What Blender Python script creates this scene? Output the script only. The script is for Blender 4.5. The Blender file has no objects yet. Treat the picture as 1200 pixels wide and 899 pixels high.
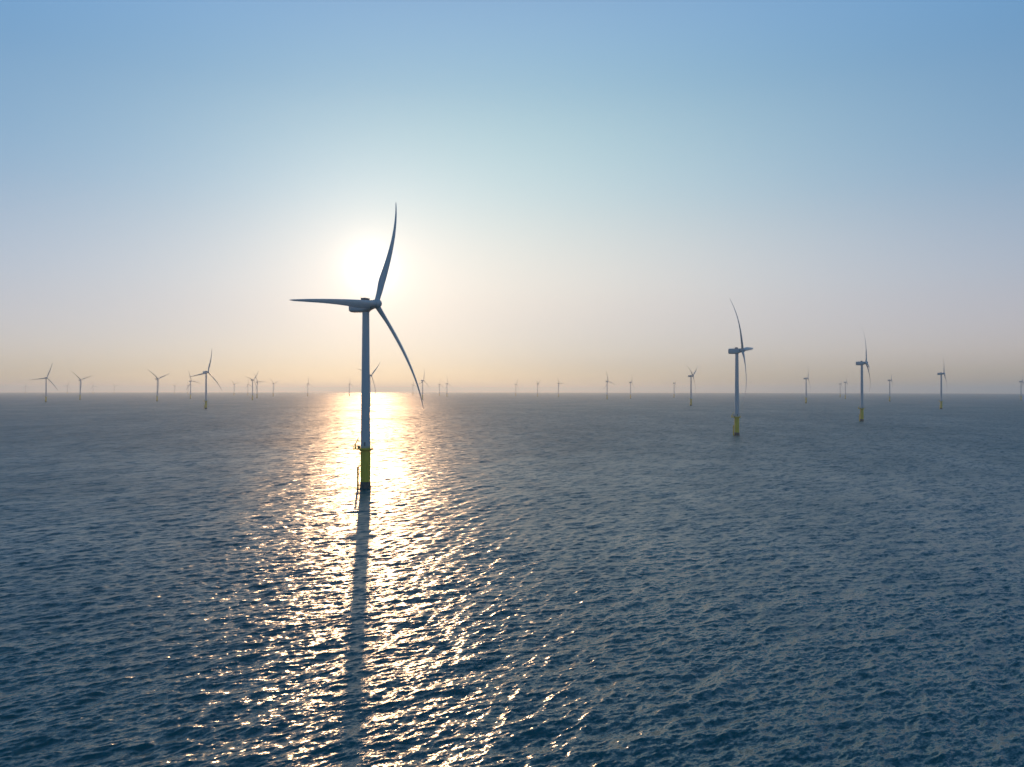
import bpy, bmesh, math, random
import numpy as np
from mathutils import Vector, Matrix

sc = bpy.context.scene
COL = sc.collection
R = math.radians

# ---------------------------------------------------------------- camera
CAM_H = 57.0                    # drone height above the water
F_PX, W_PX, H_PX = 943.0, 1200.0, 899.0
cam_d = bpy.data.cameras.new('camera')
cam_d.sensor_fit = 'HORIZONTAL'
cam_d.sensor_width = 36.0
cam_d.lens = 36.0 * F_PX / W_PX
cam_d.clip_start = 0.5
cam_d.clip_end = 200000.0
cam = bpy.data.objects.new('camera', cam_d)
COL.objects.link(cam)
cam.location = (0, 0, CAM_H)
cam.rotation_euler = (R(90) + math.atan((456.3 - H_PX / 2) / F_PX), R(-0.06), 0)
sc.camera = cam

# ---------------------------------------------------------------- sun and sky
SUN_EL = math.atan((456.3 - 317.0) / F_PX)
SUN_AZ = math.atan((435.0 - 600.0) / F_PX)          # clockwise from +Y
sun_dir = Vector((math.cos(SUN_EL) * math.sin(SUN_AZ), math.cos(SUN_EL) * math.cos(SUN_AZ), math.sin(SUN_EL)))
sd = bpy.data.lights.new('sun', 'SUN')
sd.energy = 2.8
sd.angle = R(0.53)
sd.color = (1.0, 0.57, 0.29)
so = bpy.data.objects.new('sun', sd)
COL.objects.link(so)
so.rotation_euler = sun_dir.to_track_quat('Z', 'Y').to_euler()

SKY_FAR = ((0, (0.10, 0.07, 0.11)), (2.5, (0.29, 0.195, 0.23)), (7, (0.26, 0.245, 0.30)), (13, (0.14, 0.22, 0.33)),
           (20, (0.085, 0.20, 0.365)), (27, (0.085, 0.22, 0.42)), (50, (0.03, 0.11, 0.21)), (90, (0.01, 0.05, 0.10)))
SKY_NEAR = ((0, (0.0, 0.0, 0.0)), (2.5, (0.04, 0.03, 0.0)), (7, (0.33, 0.22, 0.05)), (13, (0.35, 0.31, 0.12)),
            (20, (0.25, 0.27, 0.10)), (30, (0.12, 0.09, 0.03)), (90, (0, 0, 0)))
AUREOLE = (0.50, 0.36, 0.25)
world = bpy.data.worlds.new('World')
sc.world = world
world.use_nodes = True
wn, wl = world.node_tree.nodes, world.node_tree.links
wn.clear()
out = wn.new('ShaderNodeOutputWorld')
sky = wn.new('ShaderNodeTexSky')
sky.sky_type = 'NISHITA'
sky.sun_disc = False
sky.sun_elevation = SUN_EL
sky.sun_rotation = SUN_AZ
sky.altitude = 50
sky.air_density = 0.9
sky.dust_density = 0.1
sky.ozone_density = 3.0
bg1 = wn.new('ShaderNodeBackground')
bg1.inputs['Strength'].default_value = 0.123
wl.new(sky.outputs[0], bg1.inputs['Color'])
# light of the hazy lower air, by height above the horizon and by distance from the sun
tc = wn.new('ShaderNodeTexCoord')
nrm = wn.new('ShaderNodeVectorMath'); nrm.operation = 'NORMALIZE'
wl.new(tc.outputs['Generated'], nrm.inputs[0])
dot = wn.new('ShaderNodeVectorMath'); dot.operation = 'DOT_PRODUCT'
wl.new(nrm.outputs[0], dot.inputs[0])
dot.inputs[1].default_value = sun_dir
def wmath(op, a, b=None, clamp=False):
    m = wn.new('ShaderNodeMath'); m.operation = op; m.use_clamp = clamp
    for i, v in enumerate((a, b)):
        if v is None: continue
        if isinstance(v, (int, float)): m.inputs[i].default_value = v
        else: wl.new(v, m.inputs[i])
    return m.outputs[0]
ang = wmath('ARCCOSINE', wmath('MINIMUM', dot.outputs['Value'], 0.9999999))
# the bright hazy part of the sky lies a little to the right of the sun
dot2 = wn.new('ShaderNodeVectorMath'); dot2.operation = 'DOT_PRODUCT'
wl.new(nrm.outputs[0], dot2.inputs[0])
dot2.inputs[1].default_value = Vector((math.sin(R(-1)), math.cos(R(-1)), math.tan(R(9)))).normalized()
ang2 = wmath('ARCCOSINE', wmath('MINIMUM', dot2.outputs['Value'], 0.9999999))
sep = wn.new('ShaderNodeSeparateXYZ'); wl.new(nrm.outputs[0], sep.inputs[0])
elev = wmath('DIVIDE', wmath('ARCSINE', sep.outputs['Z']), R(90), True)
def lobe(width_deg, power, a=None):
    return wmath('EXPONENT', wmath('MULTIPLY', wmath('POWER', wmath('DIVIDE', a or ang, R(width_deg)), power), -1.0))
def ramp(stops):
    r = wn.new('ShaderNodeValToRGB'); 
    r.color_ramp.interpolation = 'CARDINAL'
    e = r.color_ramp.elements
    while len(e) < len(stops): e.new(0.5)
    for k, (d, c) in enumerate(stops):
        e[k].position = d / 90.0; e[k].color = (*c, 1)
    wl.new(elev, r.inputs[0])
    return r.outputs[0]
def glow(col, strength):
    b = wn.new('ShaderNodeBackground')
    if isinstance(col, tuple): b.inputs['Color'].default_value = (*col, 1)
    else: wl.new(col, b.inputs['Color'])
    if isinstance(strength, (int, float)): b.inputs['Strength'].default_value = strength
    else: wl.new(strength, b.inputs['Strength'])
    return b
# the sky opposite the sun is a deeper, darker blue
mr = wn.new('ShaderNodeMapRange'); mr.interpolation_type = 'SMOOTHSTEP'
mr.inputs['From Min'].default_value = R(55); mr.inputs['From Max'].default_value = R(115)
wl.new(ang, mr.inputs['Value'])
mx = wn.new('ShaderNodeMix'); mx.data_type = 'RGBA'; mx.blend_type = 'MULTIPLY'
wl.new(mr.outputs['Result'], mx.inputs[0])
wl.new(ramp(SKY_FAR), mx.inputs[6]); mx.inputs[7].default_value = (0.80, 0.85, 0.90, 1)
far = glow(mx.outputs[2], 2.46)
near = glow(ramp(SKY_NEAR), wmath('MULTIPLY', lobe(26, 1.8, ang2), 2.46))
aur = glow(AUREOLE, wmath('MULTIPLY', lobe(4.4, 1.0), 2.46))
core = glow((1.0, 0.93, 0.80), wmath('MULTIPLY', lobe(0.8, 1.2), 5.0))
last = bg1
for b in (far, near, aur, core):
    ad = wn.new('ShaderNodeAddShader')
    wl.new(last.outputs[0], ad.inputs[0]); wl.new(b.outputs[0], ad.inputs[1])
    last = ad
wl.new(last.outputs[0], out.inputs['Surface'])

sc.view_settings.view_transform = 'Standard'
sc.view_settings.look = 'None'
sc.view_settings.gamma = 1.0
sc.view_settings.use_curve_mapping = False
sc.view_settings.exposure = -1.3      # the drone exposed for the bright sky
sc.cycles.use_denoising = True
sc.cycles.denoising_prefilter = 'ACCURATE'
sc.cycles.denoiser = 'OPENIMAGEDENOISE'
sc.cycles.denoising_input_passes = 'RGB_ALBEDO_NORMAL'
sc.cycles.use_adaptive_sampling = False
sc.cycles.max_bounces = 6
sc.cycles.volume_bounces = 2
sc.cycles.caustics_reflective = False
sc.cycles.caustics_refractive = False

# ---------------------------------------------------------------- helpers
RE = 7.43e6                     # earth radius with refraction: the sea curves away
def drop(x, y): return (x * x + y * y) / (2 * RE)

def new_mat(name):
    m = bpy.data.materials.new(name)
    m.use_nodes = True
    return m, m.node_tree.nodes, m.node_tree.links, m.node_tree.nodes['Principled BSDF']

def paint(name, base, rough=0.45, wear=0.12, scale=0.6, streak=True, metallic=0.0):
    """painted steel or fibreglass with faint weather streaks"""
    m, n, l, b = new_mat(name)
    t = n.new('ShaderNodeTexCoord')
    mp = n.new('ShaderNodeMapping')
    mp.inputs['Scale'].default_value = (1, 1, 0.12 if streak else 1)
    l.new(t.outputs['Object'], mp.inputs[0])
    no = n.new('ShaderNodeTexNoise')
    no.inputs['Scale'].default_value = scale; no.inputs['Detail'].default_value = 6; no.inputs['Roughness'].default_value = 0.65
    l.new(mp.outputs[0], no.inputs['Vector'])
    cr = n.new('ShaderNodeValToRGB')
    cr.color_ramp.elements[0].position = 0.35
    cr.color_ramp.elements[0].color = tuple(c * (1 - wear) for c in base[:3]) + (1,)
    cr.color_ramp.elements[1].position = 0.65
    cr.color_ramp.elements[1].color = base[:3] + (1,)
    l.new(no.outputs['Fac'], cr.inputs[0])
    l.new(cr.outputs[0], b.inputs['Base Color'])
    b.inputs['Roughness'].default_value = rough
    b.inputs['Metallic'].default_value = metallic
    return m

M_TOWER = paint('tower_white_paint', (0.58, 0.59, 0.60), 0.4, 0.08)
M_BLADE = paint('blade_gelcoat', (0.56, 0.57, 0.58), 0.35, 0.08, 0.3, False)
M_NAC = paint('nacelle_fibreglass', (0.56, 0.57, 0.58), 0.4, 0.10, 0.5)
M_YEL = paint('foundation_yellow_paint', (0.84, 0.60, 0.05), 0.5, 0.22, 0.9)
M_DARK = paint('tidal_zone_growth', (0.17, 0.15, 0.13), 0.8, 0.6, 1.5)
M_STEEL = paint('galvanised_grating', (0.20, 0.19, 0.16), 0.55, 0.3, 2.0, False, 0.4)
M_GREY = paint('cooler_grey', (0.22, 0.23, 0.24), 0.5, 0.2, 1.0, False)

def link(name, me, mat, parent=None, loc=(0, 0, 0), smooth=True):
    if smooth:
        for p in me.polygons: p.use_smooth = True
    me.materials.append(mat)
    o = bpy.data.objects.new(name, me)
    COL.objects.link(o)
    o.location = loc
    o.parent = parent
    return o

def loft(rings, cap=True):
    """rings: list of lists of points; all the same length"""
    n = len(rings[0])
    v = [p for r in rings for p in r]
    f = []
    for i in range(len(rings) - 1):
        for j in range(n):
            k = (j + 1) % n
            f.append((i * n + j, i * n + k, (i + 1) * n + k, (i + 1) * n + j))
    if cap:
        f.append(tuple(range(n))[::-1])
        f.append(tuple((len(rings) - 1) * n + j for j in range(n)))
    me = bpy.data.meshes.new('m')
    me.from_pydata(v, [], f)
    me.update()
    bm = bmesh.new(); bm.from_mesh(me)
    bmesh.ops.recalc_face_normals(bm, faces=bm.faces)
    bm.to_mesh(me); bm.free()
    return me

def lathe(profile, n=40):
    """profile: (radius, z)"""
    rings = []
    for r, z in profile:
        rings.append([(r * math.cos(2 * math.pi * j / n), r * math.sin(2 * math.pi * j / n), z) for j in range(n)])
    return loft(rings)

def sharp(me, deg=35):
    bm = bmesh.new(); bm.from_mesh(me)
    for e in bm.edges:
        if len(e.link_faces) == 2 and e.calc_face_angle(0) > R(deg): e.smooth = False
    bm.to_mesh(me); bm.free()
    return me

class MB:
    def __init__(s): s.bm = bmesh.new()
    def tube(s, a, b, r, n=8, r2=None):
        a, b = Vector(a), Vector(b)
        d = b - a
        m = Matrix.Translation((a + b) / 2) @ d.to_track_quat('Z', 'Y').to_matrix().to_4x4()
        bmesh.ops.create_cone(s.bm, cap_ends=True, segments=n, radius1=r, radius2=r if r2 is None else r2, depth=d.length, matrix=m)
        return s
    def box(s, c, size, rot=None):
        m = Matrix.Translation(c) @ (rot if rot else Matrix()) @ Matrix.Diagonal((*size, 1))
        bmesh.ops.create_cube(s.bm, size=1, matrix=m)
        return s
    def mesh(s, bev=0):
        if bev:
            bmesh.ops.bevel(s.bm, geom=list(s.bm.edges), offset=bev, segments=2, affect='EDGES')
        me = bpy.data.meshes.new('m'); s.bm.to_mesh(me); s.bm.free()
        return sharp(me)

# ---------------------------------------------------------------- sea
def build_sea():
    rng = np.random.default_rng(11)
    # ring radii: half a picture row apart in the near field, a sea that reaches past the horizon
    rad = [4.0, 15.0, 30.0, 45.0, 55.0]
    r = 62.0
    while r < 1800:
        rad.append(r)
        r += min(max(0.25 if r > 105 else 0.6, r * r / (57 * 804) * 0.33), 12)
    while r < 36000:
        rad.append(r); r *= 1.03
    rad = np.array(rad)
    half = R(50)
    ang = np.concatenate([np.linspace(-half, half, 1500), np.linspace(half, 2 * math.pi - half, 90)[1:-1]])
    nr, na = len(rad), len(ang)
    A, RR = np.meshgrid(ang, rad)
    X = (RR * np.sin(A)).ravel(); Y = (RR * np.cos(A)).ravel(); rr = RR.ravel()
    Z = -(rr ** 2) / (2 * RE)
    dr = np.gradient(rad)
    step = np.maximum(np.repeat(dr, na), 0)
    dang = np.gradient(ang)
    lat = np.abs(np.tile(dang, nr)) * rr
    grid = np.maximum(step, lat).astype(np.float32)
    act = (rr < 2500) & (grid < 8)
    xi, yi, gi = X[act], Y[act], grid[act]
    dz = np.zeros(xi.size); dx = np.zeros(xi.size); dy = np.zeros(xi.size)
    NW = 130
    lam = np.exp(np.linspace(math.log(0.85), math.log(18.0), NW)) * rng.uniform(0.96, 1.04, NW)
    main = R(138)                                   # travel direction, anticlockwise from +X
    for L in lam:
        k = 2 * math.pi / L
        spread = 0.55 if L < 6 else 0.38
        th = main + rng.normal(0, spread)
        s = SLOPE * (1.0 if L < 3.6 else (3.6 / L) ** 0.7)
        a = s / k * rng.uniform(0.7, 1.3)
        ph = rng.uniform(0, 2 * math.pi)
        w = np.clip((L / gi - 2.2) / 2.0, 0, 1)
        c, sn = math.cos(th), math.sin(th)
        p = k * (c * xi + sn * yi) + ph
        cp, sp = np.cos(p), np.sin(p)
        # groups: slow modulation along the crest keeps the pattern irregular
        q = (k / 5.3) * (-sn * xi + c * yi) + rng.uniform(0, 6.28)
        g = w * (0.65 + 0.35 * np.cos(q))
        dz += a * g * cp
        dx -= 0.85 * a * g * c * sp
        dy -= 0.85 * a * g * sn * sp
    Z[act] += dz; X[act] += dx; Y[act] += dy
    co = np.empty((nr * na + 1, 3), np.float32)
    co[:-1, 0] = X; co[:-1, 1] = Y; co[:-1, 2] = Z
    co[-1] = (0, 0, 0)
    ii, jj = np.meshgrid(np.arange(nr - 1), np.arange(na), indexing='ij')
    kk = (jj + 1) % na
    quads = np.stack([ii * na + jj, (ii + 1) * na + jj, (ii + 1) * na + kk, ii * na + kk], -1).reshape(-1, 4)
    tri = np.stack([np.full(na, nr * na), np.arange(na), (np.arange(na) + 1) % na], -1)
    nq, nt = len(quads), len(tri)
    me = bpy.data.meshes.new('sea')
    me.vertices.add(len(co)); me.vertices.foreach_set('co', co.ravel())
    me.loops.add(nq * 4 + nt * 3)
    me.loops.foreach_set('vertex_index', np.concatenate([quads.ravel(), tri.ravel()]).astype(np.int32))
    me.polygons.add(nq + nt)
    me.polygons.foreach_set('loop_start', np.concatenate([np.arange(nq) * 4, nq * 4 + np.arange(nt) * 3]).astype(np.int32))
    me.polygons.foreach_set('loop_total', np.concatenate([np.full(nq, 4), np.full(nt, 3)]).astype(np.int32))
    me.polygons.foreach_set('use_smooth', np.ones(nq + nt, bool))
    me.update(calc_edges=True)
    if me.polygons[0].normal.z < 0: me.flip_normals()
    return me

SLOPE = 0.044
ROUGH = (0.25, 0.47)
#        cell m  stretch near far detail
RIPPLES = ((8.0, 2.2, 0.15, 0.60, 1.0), (2.5, 2.8, 0.40, 0.85, 1.0), (0.85, 2.8, 0.80, 0.60, 1.5), (0.28, 2.2, 0.75, 0.0, 1.5))

def sea_material():
    m, n, l, b = new_mat('sea_water')
    b.inputs['Base Color'].default_value = (0.001, 0.092, 0.105, 1)
    b.inputs['Roughness'].default_value = 0.10
    b.inputs['IOR'].default_value = 1.42
    b.inputs['Specular Tint'].default_value = (0.55, 0.90, 1.0, 1)
    geo = n.new('ShaderNodeNewGeometry')
    # beyond a few hundred metres the ripples are finer than any picture: they become gloss, not shape
    ln = n.new('ShaderNodeVectorMath'); ln.operation = 'LENGTH'
    l.new(geo.outputs['Position'], ln.inputs[0])
    lg = n.new('ShaderNodeMath'); lg.operation = 'LOGARITHM'; lg.inputs[1].default_value = 10
    l.new(ln.outputs['Value'], lg.inputs[0])
    def by_dist(v0, v1, d0=150.0, d1=1500.0):
        r = n.new('ShaderNodeMapRange'); r.interpolation_type = 'SMOOTHSTEP'
        r.inputs['From Min'].default_value = math.log10(d0); r.inputs['From Max'].default_value = math.log10(d1)
        r.inputs['To Min'].default_value = v0; r.inputs['To Max'].default_value = v1
        l.new(lg.outputs[0], r.inputs['Value'])
        return r.outputs['Result']
    # cat's paws: patches where the wind roughens the water more
    rs = by_dist(*ROUGH)
    for size, amp in ((150.0, 0.24), (32.0, 0.18)):
        mp = n.new('ShaderNodeMapping'); mp.inputs['Scale'].default_value = (1 / size, 0.5 / size, 0)
        mp.inputs['Rotation'].default_value = (0, 0, R(35))
        l.new(geo.outputs['Position'], mp.inputs[0])
        t = n.new('ShaderNodeTexNoise'); t.inputs['Scale'].default_value = 1.0; t.inputs['Detail'].default_value = 3.0
        l.new(mp.outputs[0], t.inputs['Vector'])
        q = n.new('ShaderNodeMath'); q.operation = 'MULTIPLY_ADD'
        q.inputs[1].default_value = amp; q.inputs[2].default_value = -amp / 2
        l.new(t.outputs['Fac'], q.inputs[0])
        w = n.new('ShaderNodeMath'); w.operation = 'ADD'
        l.new(rs, w.inputs[0]); l.new(q.outputs[0], w.inputs[1]); rs = w.outputs[0]
    l.new(rs, b.inputs['Roughness'])
    acc = None
    # (cell size in m across the crests, stretch along them, slope strength)
    for i, (size, stretch, amp, amp_far, det) in enumerate(RIPPLES):
        mp = n.new('ShaderNodeMapping'); mp.vector_type = 'POINT'
        rot = n.new('ShaderNodeVectorRotate'); rot.rotation_type = 'Z_AXIS'
        rot.inputs['Angle'].default_value = R(-138 + (i - 1) * 9)
        l.new(geo.outputs['Position'], rot.inputs['Vector'])
        mp.inputs['Scale'].default_value = (1 / size, 1 / (size * stretch), 1 / size)
        mp.inputs['Location'].default_value = (13.7 * i, 5.1 * i, 0)
        l.new(rot.outputs[0], mp.inputs[0])
        t = n.new('ShaderNodeTexNoise'); t.inputs['Scale'].default_value = 1.0
        t.inputs['Detail'].default_value = det; t.inputs['Roughness'].default_value = 0.5
        l.new(mp.outputs[0], t.inputs['Vector'])
        s = n.new('ShaderNodeVectorMath'); s.operation = 'SUBTRACT'; s.inputs[1].default_value = (0.5, 0.5, 0.5)
        l.new(t.outputs['Color'], s.inputs[0])
        z = n.new('ShaderNodeVectorMath'); z.operation = 'MULTIPLY'; z.inputs[1].default_value = (1, 1, 0)
        l.new(s.outputs[0], z.inputs[0])
        k = n.new('ShaderNodeVectorMath'); k.operation = 'SCALE'
        l.new(z.outputs[0], k.inputs[0]); l.new(by_dist(amp, amp_far), k.inputs['Scale'])
        if acc is None: acc = k
        else:
            a = n.new('ShaderNodeVectorMath'); a.operation = 'ADD'
            l.new(acc.outputs[0], a.inputs[0]); l.new(k.outputs[0], a.inputs[1]); acc = a
    a = n.new('ShaderNodeVectorMath'); a.operation = 'ADD'
    l.new(geo.outputs['Normal'], a.inputs[0]); l.new(acc.outputs[0], a.inputs[1])
    nn = n.new('ShaderNodeVectorMath'); nn.operation = 'NORMALIZE'
    l.new(a.outputs[0], nn.inputs[0])
    l.new(nn.outputs[0], b.inputs['Normal'])
    return m

sea = link('sea', build_sea(), sea_material(), smooth=False)
sea['kind'] = 'structure'
sea['label'] = 'choppy blue sea with a golden path of sun glitter'

# ---------------------------------------------------------------- the air
def build_haze():
    X0, Z0, Z1 = 90000.0, -95.0, 215.0
    # the sea sheet drops 87 m at its rim; the box holds all of it
    me = MB().box((0, 0, (Z0 + Z1) / 2), (2 * X0, 2 * X0, Z1 - Z0)).mesh()
    m = bpy.data.materials.new('sea_haze'); m.use_nodes = True
    n, l = m.node_tree.nodes, m.node_tree.links
    n.clear()
    o = n.new('ShaderNodeOutputMaterial')
    v = n.new('ShaderNodeVolumePrincipled')
    v.inputs['Color'].default_value = (0.90, 1.0, 1.0, 1)
    v.inputs['Density'].default_value = HAZE
    v.inputs['Anisotropy'].default_value = 0.55
    l.new(v.outputs[0], o.inputs['Volume'])
    h = link('haze', me, m, smooth=False)
    h['kind'] = 'stuff'
    h['label'] = 'thin warm haze over the sea, thickest towards the horizon'
    h.visible_shadow = True
    return h
HAZE = 6.5e-5
build_haze()

# ---------------------------------------------------------------- turbine
HUB_Z, BL, TILT = 105.0, 74.0, R(6.5)

def blade_mesh():
    NS, NP = 46, 28
    st = [0, 0.02, 0.05, 0.09, 0.14, 0.20, 0.28, 0.4, 0.55, 0.7, 0.82, 0.91, 0.96, 0.985, 1.0]
    ch = [3.0, 3.0, 3.1, 3.7, 4.4, 4.7, 4.4, 3.7, 2.9, 2.2, 1.7, 1.25, 0.95, 0.65, 0.16]
    tk = [1.0, 1.0, .93, .68, .46, .36, .29, .25, .21, .19, .18, .18, .18, .18, .18]   # thickness / chord
    tw = [16, 16, 15, 14, 12.5, 11, 8.5, 5.5, 3, 1.2, 0.2, -.6, -1, -1, -1]
    rings = []
    ss = np.linspace(0, 1, NS) ** 1.05
    ss = np.unique(np.concatenate([ss, [0.965, 0.98, 0.992]]))
    for s in ss:
        c = float(np.interp(s, st, ch)); t = float(np.interp(s, st, tk)); w = R(float(np.interp(s, st, tw)) + 4)
        rnd = float(np.clip(1 - (s - 0.02) / 0.14, 0, 1))        # 1 at the round root
        bend = 11 * (s - s ** 2.6) - 0.5 * s
        ring = []
        for j in range(NP):
            a = 2 * math.pi * j / NP
            # circle
            cx, cy = 0.5 * math.cos(a), 0.5 * math.sin(a) * t
            # aerofoil, nose at +x
            u = 0.5 * (1 - math.cos(a))
            th = 5 * t * (0.2969 * math.sqrt(u) - 0.126 * u - 0.3516 * u * u + 0.2843 * u ** 3 - 0.1036 * u ** 4)
            ax, ay = 0.30 - u, (th if a <= math.pi else -0.75 * th) + 0.03 * math.sin(math.pi * u)
            px, py = (cx * rnd + ax * (1 - rnd)) * c, (cy * rnd + ay * (1 - rnd)) * c
            # nose towards -X, turned upwind (+Y) by the twist
            X = -px * math.cos(w) + py * math.sin(w)
            Y = px * math.sin(w) + py * math.cos(w)
            ring.append((X, Y + bend, 1.6 + s * (BL - 1.6)))
        rings.append(ring)
    return loft(rings)

def superring(y, cx, cz, w, h, e=4.0, n=32):
    out = []
    for j in range(n):
        a = 2 * math.pi * j / n
        c, s = math.cos(a), math.sin(a)
        out.append((cx + w / 2 * math.copysign(abs(c) ** (2 / e), c), y, cz + h / 2 * math.copysign(abs(s) ** (2 / e), s)))
    return out

def nacelle_mesh():
    sec = [(-10.2, 4.6, 4.6, -0.2), (-9.9, 5.8, 5.8, -0.2), (-9.2, 6.3, 6.6, -0.2), (-2.0, 6.5, 6.9, -0.25), (0.8, 6.4, 6.8, -0.2),
           (2.2, 6.0, 6.0, 0.1), (3.6, 5.3, 5.2, 0.25), (4.4, 4.9, 4.9, 0.35)]
    return loft([superring(y, 0, HUB_Z + dz, w, h, 5.0 if y < 1 else 3.2) for y, w, h, dz in sec])

def build_turbine(detail=True):
    T = bpy.data.objects.new('wind_turbine', None)
    COL.objects.link(T)
    # foundation
    link('monopile', sharp(lathe([(3.35, -14), (3.3, 0.0), (3.15, 1.5), (2.95, 3.4), (2.92, 4.0)])), M_DARK, T)
    tp = link('transition_piece', sharp(lathe([(2.9, 3.9), (2.96, 3.95), (2.96, 4.4), (2.88, 4.5), (2.86, 13.0), (2.9, 13.05), (2.9, 13.3), (2.86, 13.35), (2.84, 22.6), (3.0, 22.7), (3.0, 23.3), (2.7, 23.3)])), M_YEL, T)
    # platform: round deck with a lay-down area on the side
    n = 48; pts = []
    for j in range(n):
        a = 2 * math.pi * j / n
        x, y = 4.5 * math.cos(a), 4.5 * math.sin(a)
        if x < -1.0: x = -1.0 + (x + 1.0) * 1.78
        pts.append((x, y))
    deck = loft([[(x, y, 22.35) for x, y in pts], [(x, y, 23.15) for x, y in pts]])
    pf = link('platform', sharp(deck), M_YEL, T, smooth=False)
    rl = MB()
    q = [(x * 0.97, y * 0.97) for x, y in pts]
    for j in range(n):
        a, b = q[j], q[(j + 1) % n]
        for z in (23.7, 24.25): rl.tube((a[0], a[1], z), (b[0], b[1], z), 0.06, 6)
        if j % 3 == 0: rl.tube((a[0], a[1], 23.1), (a[0], a[1], 24.27), 0.07, 6)
    link('railing', rl.mesh(), M_YEL, pf)
    link('support_collar', sharp(lathe([(2.85, 21.5), (3.0, 21.5), (3.7, 22.34), (2.85, 22.34)])), M_YEL, pf)
    # davit crane
    cr = MB()
    cr.tube((-5.9, 0.6, 23.1), (-5.9, 0.6, 25.6), 0.34, 12).tube((-5.9, 0.6, 25.3), (-4.0, 0.2, 29.3), 0.26, 10, 0.16)
    cr.tube((-5.9, 0.6, 24.0), (-5.3, 0.47, 26.6), 0.10, 8).box((-6.2, 0.6, 25.1), (0.7, 0.6, 0.6))
    cr.tube((-4.0, 0.2, 29.3), (-3.98, 0.2, 27.4), 0.03, 6).box((-3.98, 0.2, 27.3), (0.2, 0.2, 0.35))
    link('davit_crane', cr.mesh(), M_YEL, T)
    cb = MB().box((-3.6, -1.2, 23.95), (1.3, 1.0, 1.6)).mesh(0.05)
    link('deck_cabinet', cb, M_GREY, T, smooth=False)
    # boat landing: two fender tubes with stubs, ladder between
    bl = MB()
    for y in (-1.0, 1.0):
        bl.tube((-4.4, y, -6), (-4.4, y, 12.4), 0.36, 12)
        bl.tube((-4.4, y, 12.1), (-2.7, y * 0.8, 13.0), 0.2, 10)
        for z in (1.6, 6.6, 11.0): bl.tube((-4.4, y, z), (-2.6, y * 0.8, z), 0.09, 8)
    for y in (-0.85,):
        bl.tube((-4.4, -1.0, 8.5), (-4.4, 1.0, 8.5), 0.1, 8)
    link('boat_landing', bl.mesh(), M_YEL, T)
    ld = MB()
    for y in (-0.3, 0.3): ld.tube((-3.6, y, -4), (-3.6, y, 22.9), 0.05, 6)
    z = -3.6
    while z < 22.8: ld.tube((-3.6, -0.3, z), (-3.6, 0.3, z), 0.025, 5); z += 0.45
    for z in (4.5, 10, 15.5, 20): ld.tube((-3.6, 0, z), (-2.7, 0, z), 0.05, 6)
    link('ladder', ld.mesh(), M_YEL, T)
    # tower
    prof = []
    for i in range(13):
        t = i / 12; z = 23.3 + t * (101.9 - 23.3); r = 2.72 * (1 - t) ** 1.0 + 1.98 * t
        if i % 4 == 0 and 0 < i < 12: prof += [(r, z - 0.12), (r + 0.05, z - 0.1), (r + 0.05, z + 0.1), (r, z + 0.12)]
        else: prof.append((r, z))
    tw = link('tower', sharp(lathe(prof, 56)), M_TOWER, T)
    dm = MB().box((0, -2.72, 25.6), (0.95, 0.3, 2.2)).mesh(0.04)
    link('door', dm, M_GREY, tw, smooth=False)
    # nacelle
    nc = link('nacelle', sharp(nacelle_mesh(), 50), M_NAC, T)
    yb = MB().tube((0, 0, 101.3), (0, 0, 102.4), 2.2, 40).mesh()
    link('yaw_bearing', yb, M_GREY, T)
    co = MB().box((0, -0.4, HUB_Z + 3.75), (4.6, 2.9, 1.1)).box((0, -0.4, HUB_Z + 4.35), (4.9, 3.2, 0.14)).mesh(0.04)
    link('cooler', co, M_GREY, nc, smooth=False)
    ms = MB().tube((1.2, -2.6, HUB_Z + 3.1), (1.2, -2.6, HUB_Z + 5.6), 0.05, 6).tube((-1.2, -2.6, HUB_Z + 3.1), (-1.2, -2.6, HUB_Z + 5.0), 0.05, 6).box((0, -2.6, HUB_Z + 4.4), (2.4, 0.08, 0.08)).mesh()
    link('wind_sensor_mast', ms, M_GREY, nc)
    # hub
    hub_c = Vector((0, 7.2 * math.cos(TILT), HUB_Z + 7.2 * math.sin(TILT)))
    rp = [(0.05, 3.4), (0.9, 3.25), (1.7, 2.8), (2.25, 2.0), (2.55, 1.0), (2.65, 0.0), (2.6, -1.2), (2.45, -2.3), (2.3, -2.6)]
    hm = lathe(rp[::-1], 40)
    hb = link('hub', hm, M_NAC, T, hub_c)
    hb.rotation_euler = (R(-90) + TILT, 0, 0)
    gen = lathe([(2.4, -4.2), (2.7, -4.0), (2.7, -2.75), (2.4, -2.6)], 40)
    gn = link('main_bearing_ring', sharp(gen), M_GREY, T, hub_c); gn.rotation_euler = (R(-90) + TILT, 0, 0)
    me = blade_mesh()
    me.materials.append(M_BLADE)
    for p in me.polygons: p.use_smooth = True
    for k in range(3):
        b = bpy.data.objects.new('blade', me)
        COL.objects.link(b); b.parent = T; b.location = hub_c
    return T

def pose(T, x_px, D, yaw, phase):
    """stand the turbine on the sea and turn nacelle and rotor"""
    X = (x_px - 600.0) / F_PX * D
    T.location = (X, D, -drop(X, D))
    T.rotation_euler = (0, 0, 0)
    q = Matrix.Rotation(-R(yaw), 4, 'Z')
    k = 0
    for ch in T.children:
        nm = ch.name.split('.')[0]
        if nm in ('nacelle', 'yaw_bearing'):
            ch.rotation_euler = (0, 0, -R(yaw))
        elif nm in ('hub', 'main_bearing_ring', 'blade'):
            hub_c = q @ Vector((0, 7.2 * math.cos(TILT), HUB_Z + 7.2 * math.sin(TILT)))
            ch.location = hub_c
            if nm == 'blade':
                m = q @ Matrix.Rotation(TILT, 4, 'X') @ Matrix.Rotation(R(phase + 120 * k), 4, 'Y'); k += 1
            else:
                m = q @ Matrix.Rotation(TILT - R(90), 4, 'X')
            ch.rotation_euler = m.to_euler()

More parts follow.
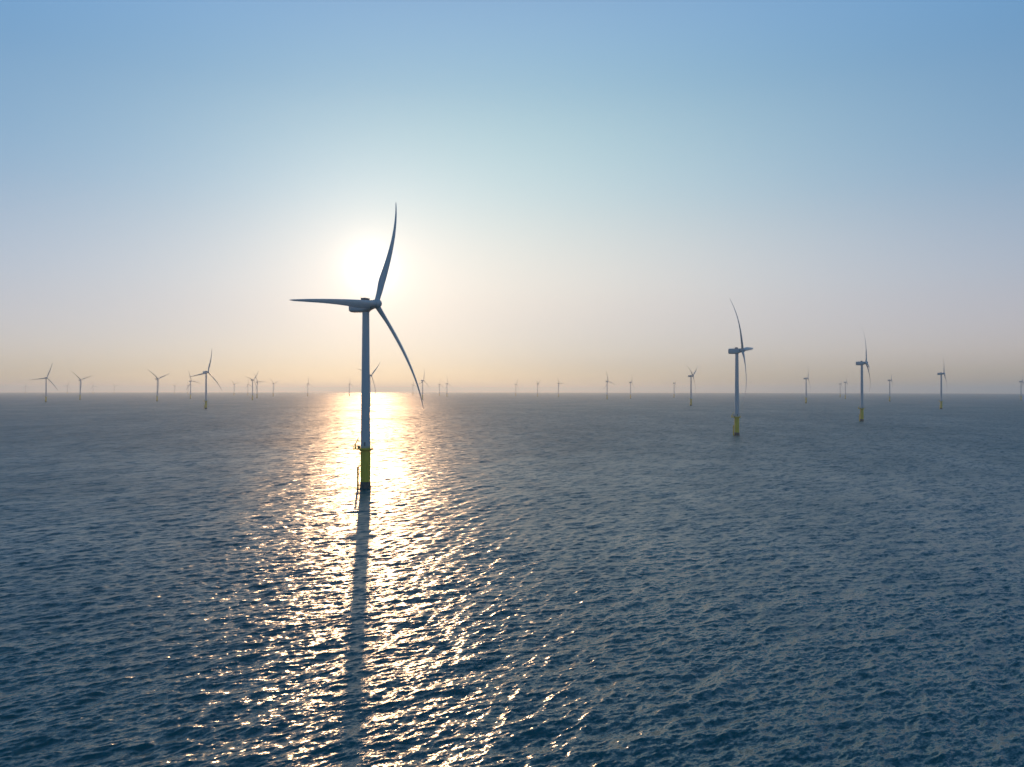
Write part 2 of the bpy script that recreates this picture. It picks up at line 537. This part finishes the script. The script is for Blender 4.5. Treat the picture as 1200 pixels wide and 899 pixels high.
def copy_tree(o, parent=None):
    c = o.copy(); COL.objects.link(c); c.parent = parent
    for ch in list(o.children): copy_tree(ch, c)
    return c

def dist(dy):                   # picture height of hub above waterline -> metres away
    return F_PX * HUB_Z / dy

G = 'offshore wind turbines standing in the sea'
TURB = [
 (428.5, 463, 115, 94, 'largest and nearest white turbine, one blade crossing the sun glow, yellow foot'),
 (863.5, 1000, 117, 34, 'second largest turbine, tall and right of centre, rotor seen edge on, yellow foot'),
 (1010.0, 1456, 113, 104, 'third largest turbine, right of the tall edge-on one, boxy nacelle and yellow foundation'),
 (1103.0, 2390, 119, 100, 'blue-grey turbine near the right edge of the sea, one blade straight up, small yellow foundation'),
 (241.5, 2300, 114, 102, 'largest turbine on the left half, three spread blades and a yellow foot below the horizon'),
 (54.0, 3500, 124, 98, 'leftmost clearly visible turbine, blades spread wide left, up and down right'),
 (94.0, 4250, 116, 50, 'turbine with two blades raised in a Y, just right of the leftmost clear turbine'),
 (184.3, 3780, 117, 52, 'grey turbine with two blades raised in a Y, left of the largest left-hand turbine'),
 (223.3, 4780, 114, 18, 'thin turbine close left of the largest left-hand turbine, one blade pointing right'),
 (296.0, 4250, 108, 76, 'nearer turbine of the overlapping close pair left of the sun glitter'),
 (301.3, 5300, 116, 30, 'farther turbine of the overlapping close pair, blade level to the right'),
 (274.3, 7500, 116, 50, 'small pale turbine with raised blades left of the overlapping close pair'),
 (290.5, 7800, 115, 5, 'very faint turbine tower just left of the overlapping close pair'),
 (320.2, 6700, 112, 50, 'small pale Y-shaped turbine just right of the overlapping close pair'),
 (360.8, 6900, 115, 2, 'lone faint turbine between the Y-shaped one and the glitter path'),
 (409.5, 7000, 115, 0, 'faint turbine close left of the nearest tower, at the edge of the glitter'),
 (433.3, 2829, 120, 72, 'turbine hidden behind the nearest tower, only two blades showing on its right'),
 (484.0, 8200, 115, 8, 'very faint turbine behind the lower right blade of the nearest one'),
 (495.3, 4450, 117, 110, 'thin turbine just right of the tip of the low blade of the nearest one'),
 (515.0, 7600, 115, 0, 'faint bare-looking turbine between two clearer ones right of the glitter path'),
 (523.8, 6500, 113, 8, 'small pale turbine with spread blades, second clear one right of the glitter path'),
 (604.5, 7200, 115, 92, 'leftmost of the three small turbines at the middle of the horizon'),
 (630.0, 6600, 115, 62, 'middle one of the three small turbines at the middle of the horizon'),
 (654.5, 6200, 128, 29, 'rightmost of the three small turbines at mid horizon, one blade level to the right'),
 (711.5, 4700, 134, 12, 'left one of the two mid-size turbines right of centre, blade reaching down right'),
 (739.0, 5200, 114, 96, 'right one of the two mid-size turbines right of centre, slimmer rotor'),
 (790.0, 5800, 95, 76, 'small pale turbine left of the dark V-bladed turbine'),
 (809.8, 2850, 120, 61, 'dark turbine left of the tall edge-on one, two blades raised in a narrow V'),
 (944.7, 3400, 116, 92, 'slim turbine with upright rotor between the two tallest right-hand turbines'),
 (984.6, 6300, 112, 40, 'left and smaller one of the tiny pair beside the third largest turbine'),
 (990.7, 5100, 115, 2, 'right and taller one of the tiny pair beside the third largest turbine'),
 (1042.7, 4000, 114, 118, 'small turbine between the third largest one and the one near the right edge'),
 (1196.5, 4500, 115, 0, 'turbine at the far right edge of the view'),
 (30.0, 11500, 115, 0, 'barely visible turbine on the horizon at far left, left of the leftmost clear one'),
 (79.0, 10200, 115, 96, 'barely visible turbine between the two leftmost clear turbines'),
 (109.0, 10500, 115, 10, 'barely visible turbine right of the leftmost Y-shaped turbine'),
 (134.0, 11500, 115, 40, 'barely visible turbine alone between the two left-hand Y-shaped turbines'),
 (204.5, 10500, 115, 70, 'barely visible turbine right of the grey Y-shaped turbine'),
 (220.3, 9000, 115, 20, 'very faint turbine right behind the thin turbine on the left half'),
]
proto = build_turbine()
turbines = [proto] + [copy_tree(proto) for _ in TURB[1:]]
for T, (x, D, yaw, ph, lab) in zip(turbines, TURB):
    T['label'] = lab
    T['category'] = 'wind turbine'
    T['group'] = G
    pose(T, x, D, yaw, ph)
bpy.context.view_layer.update()
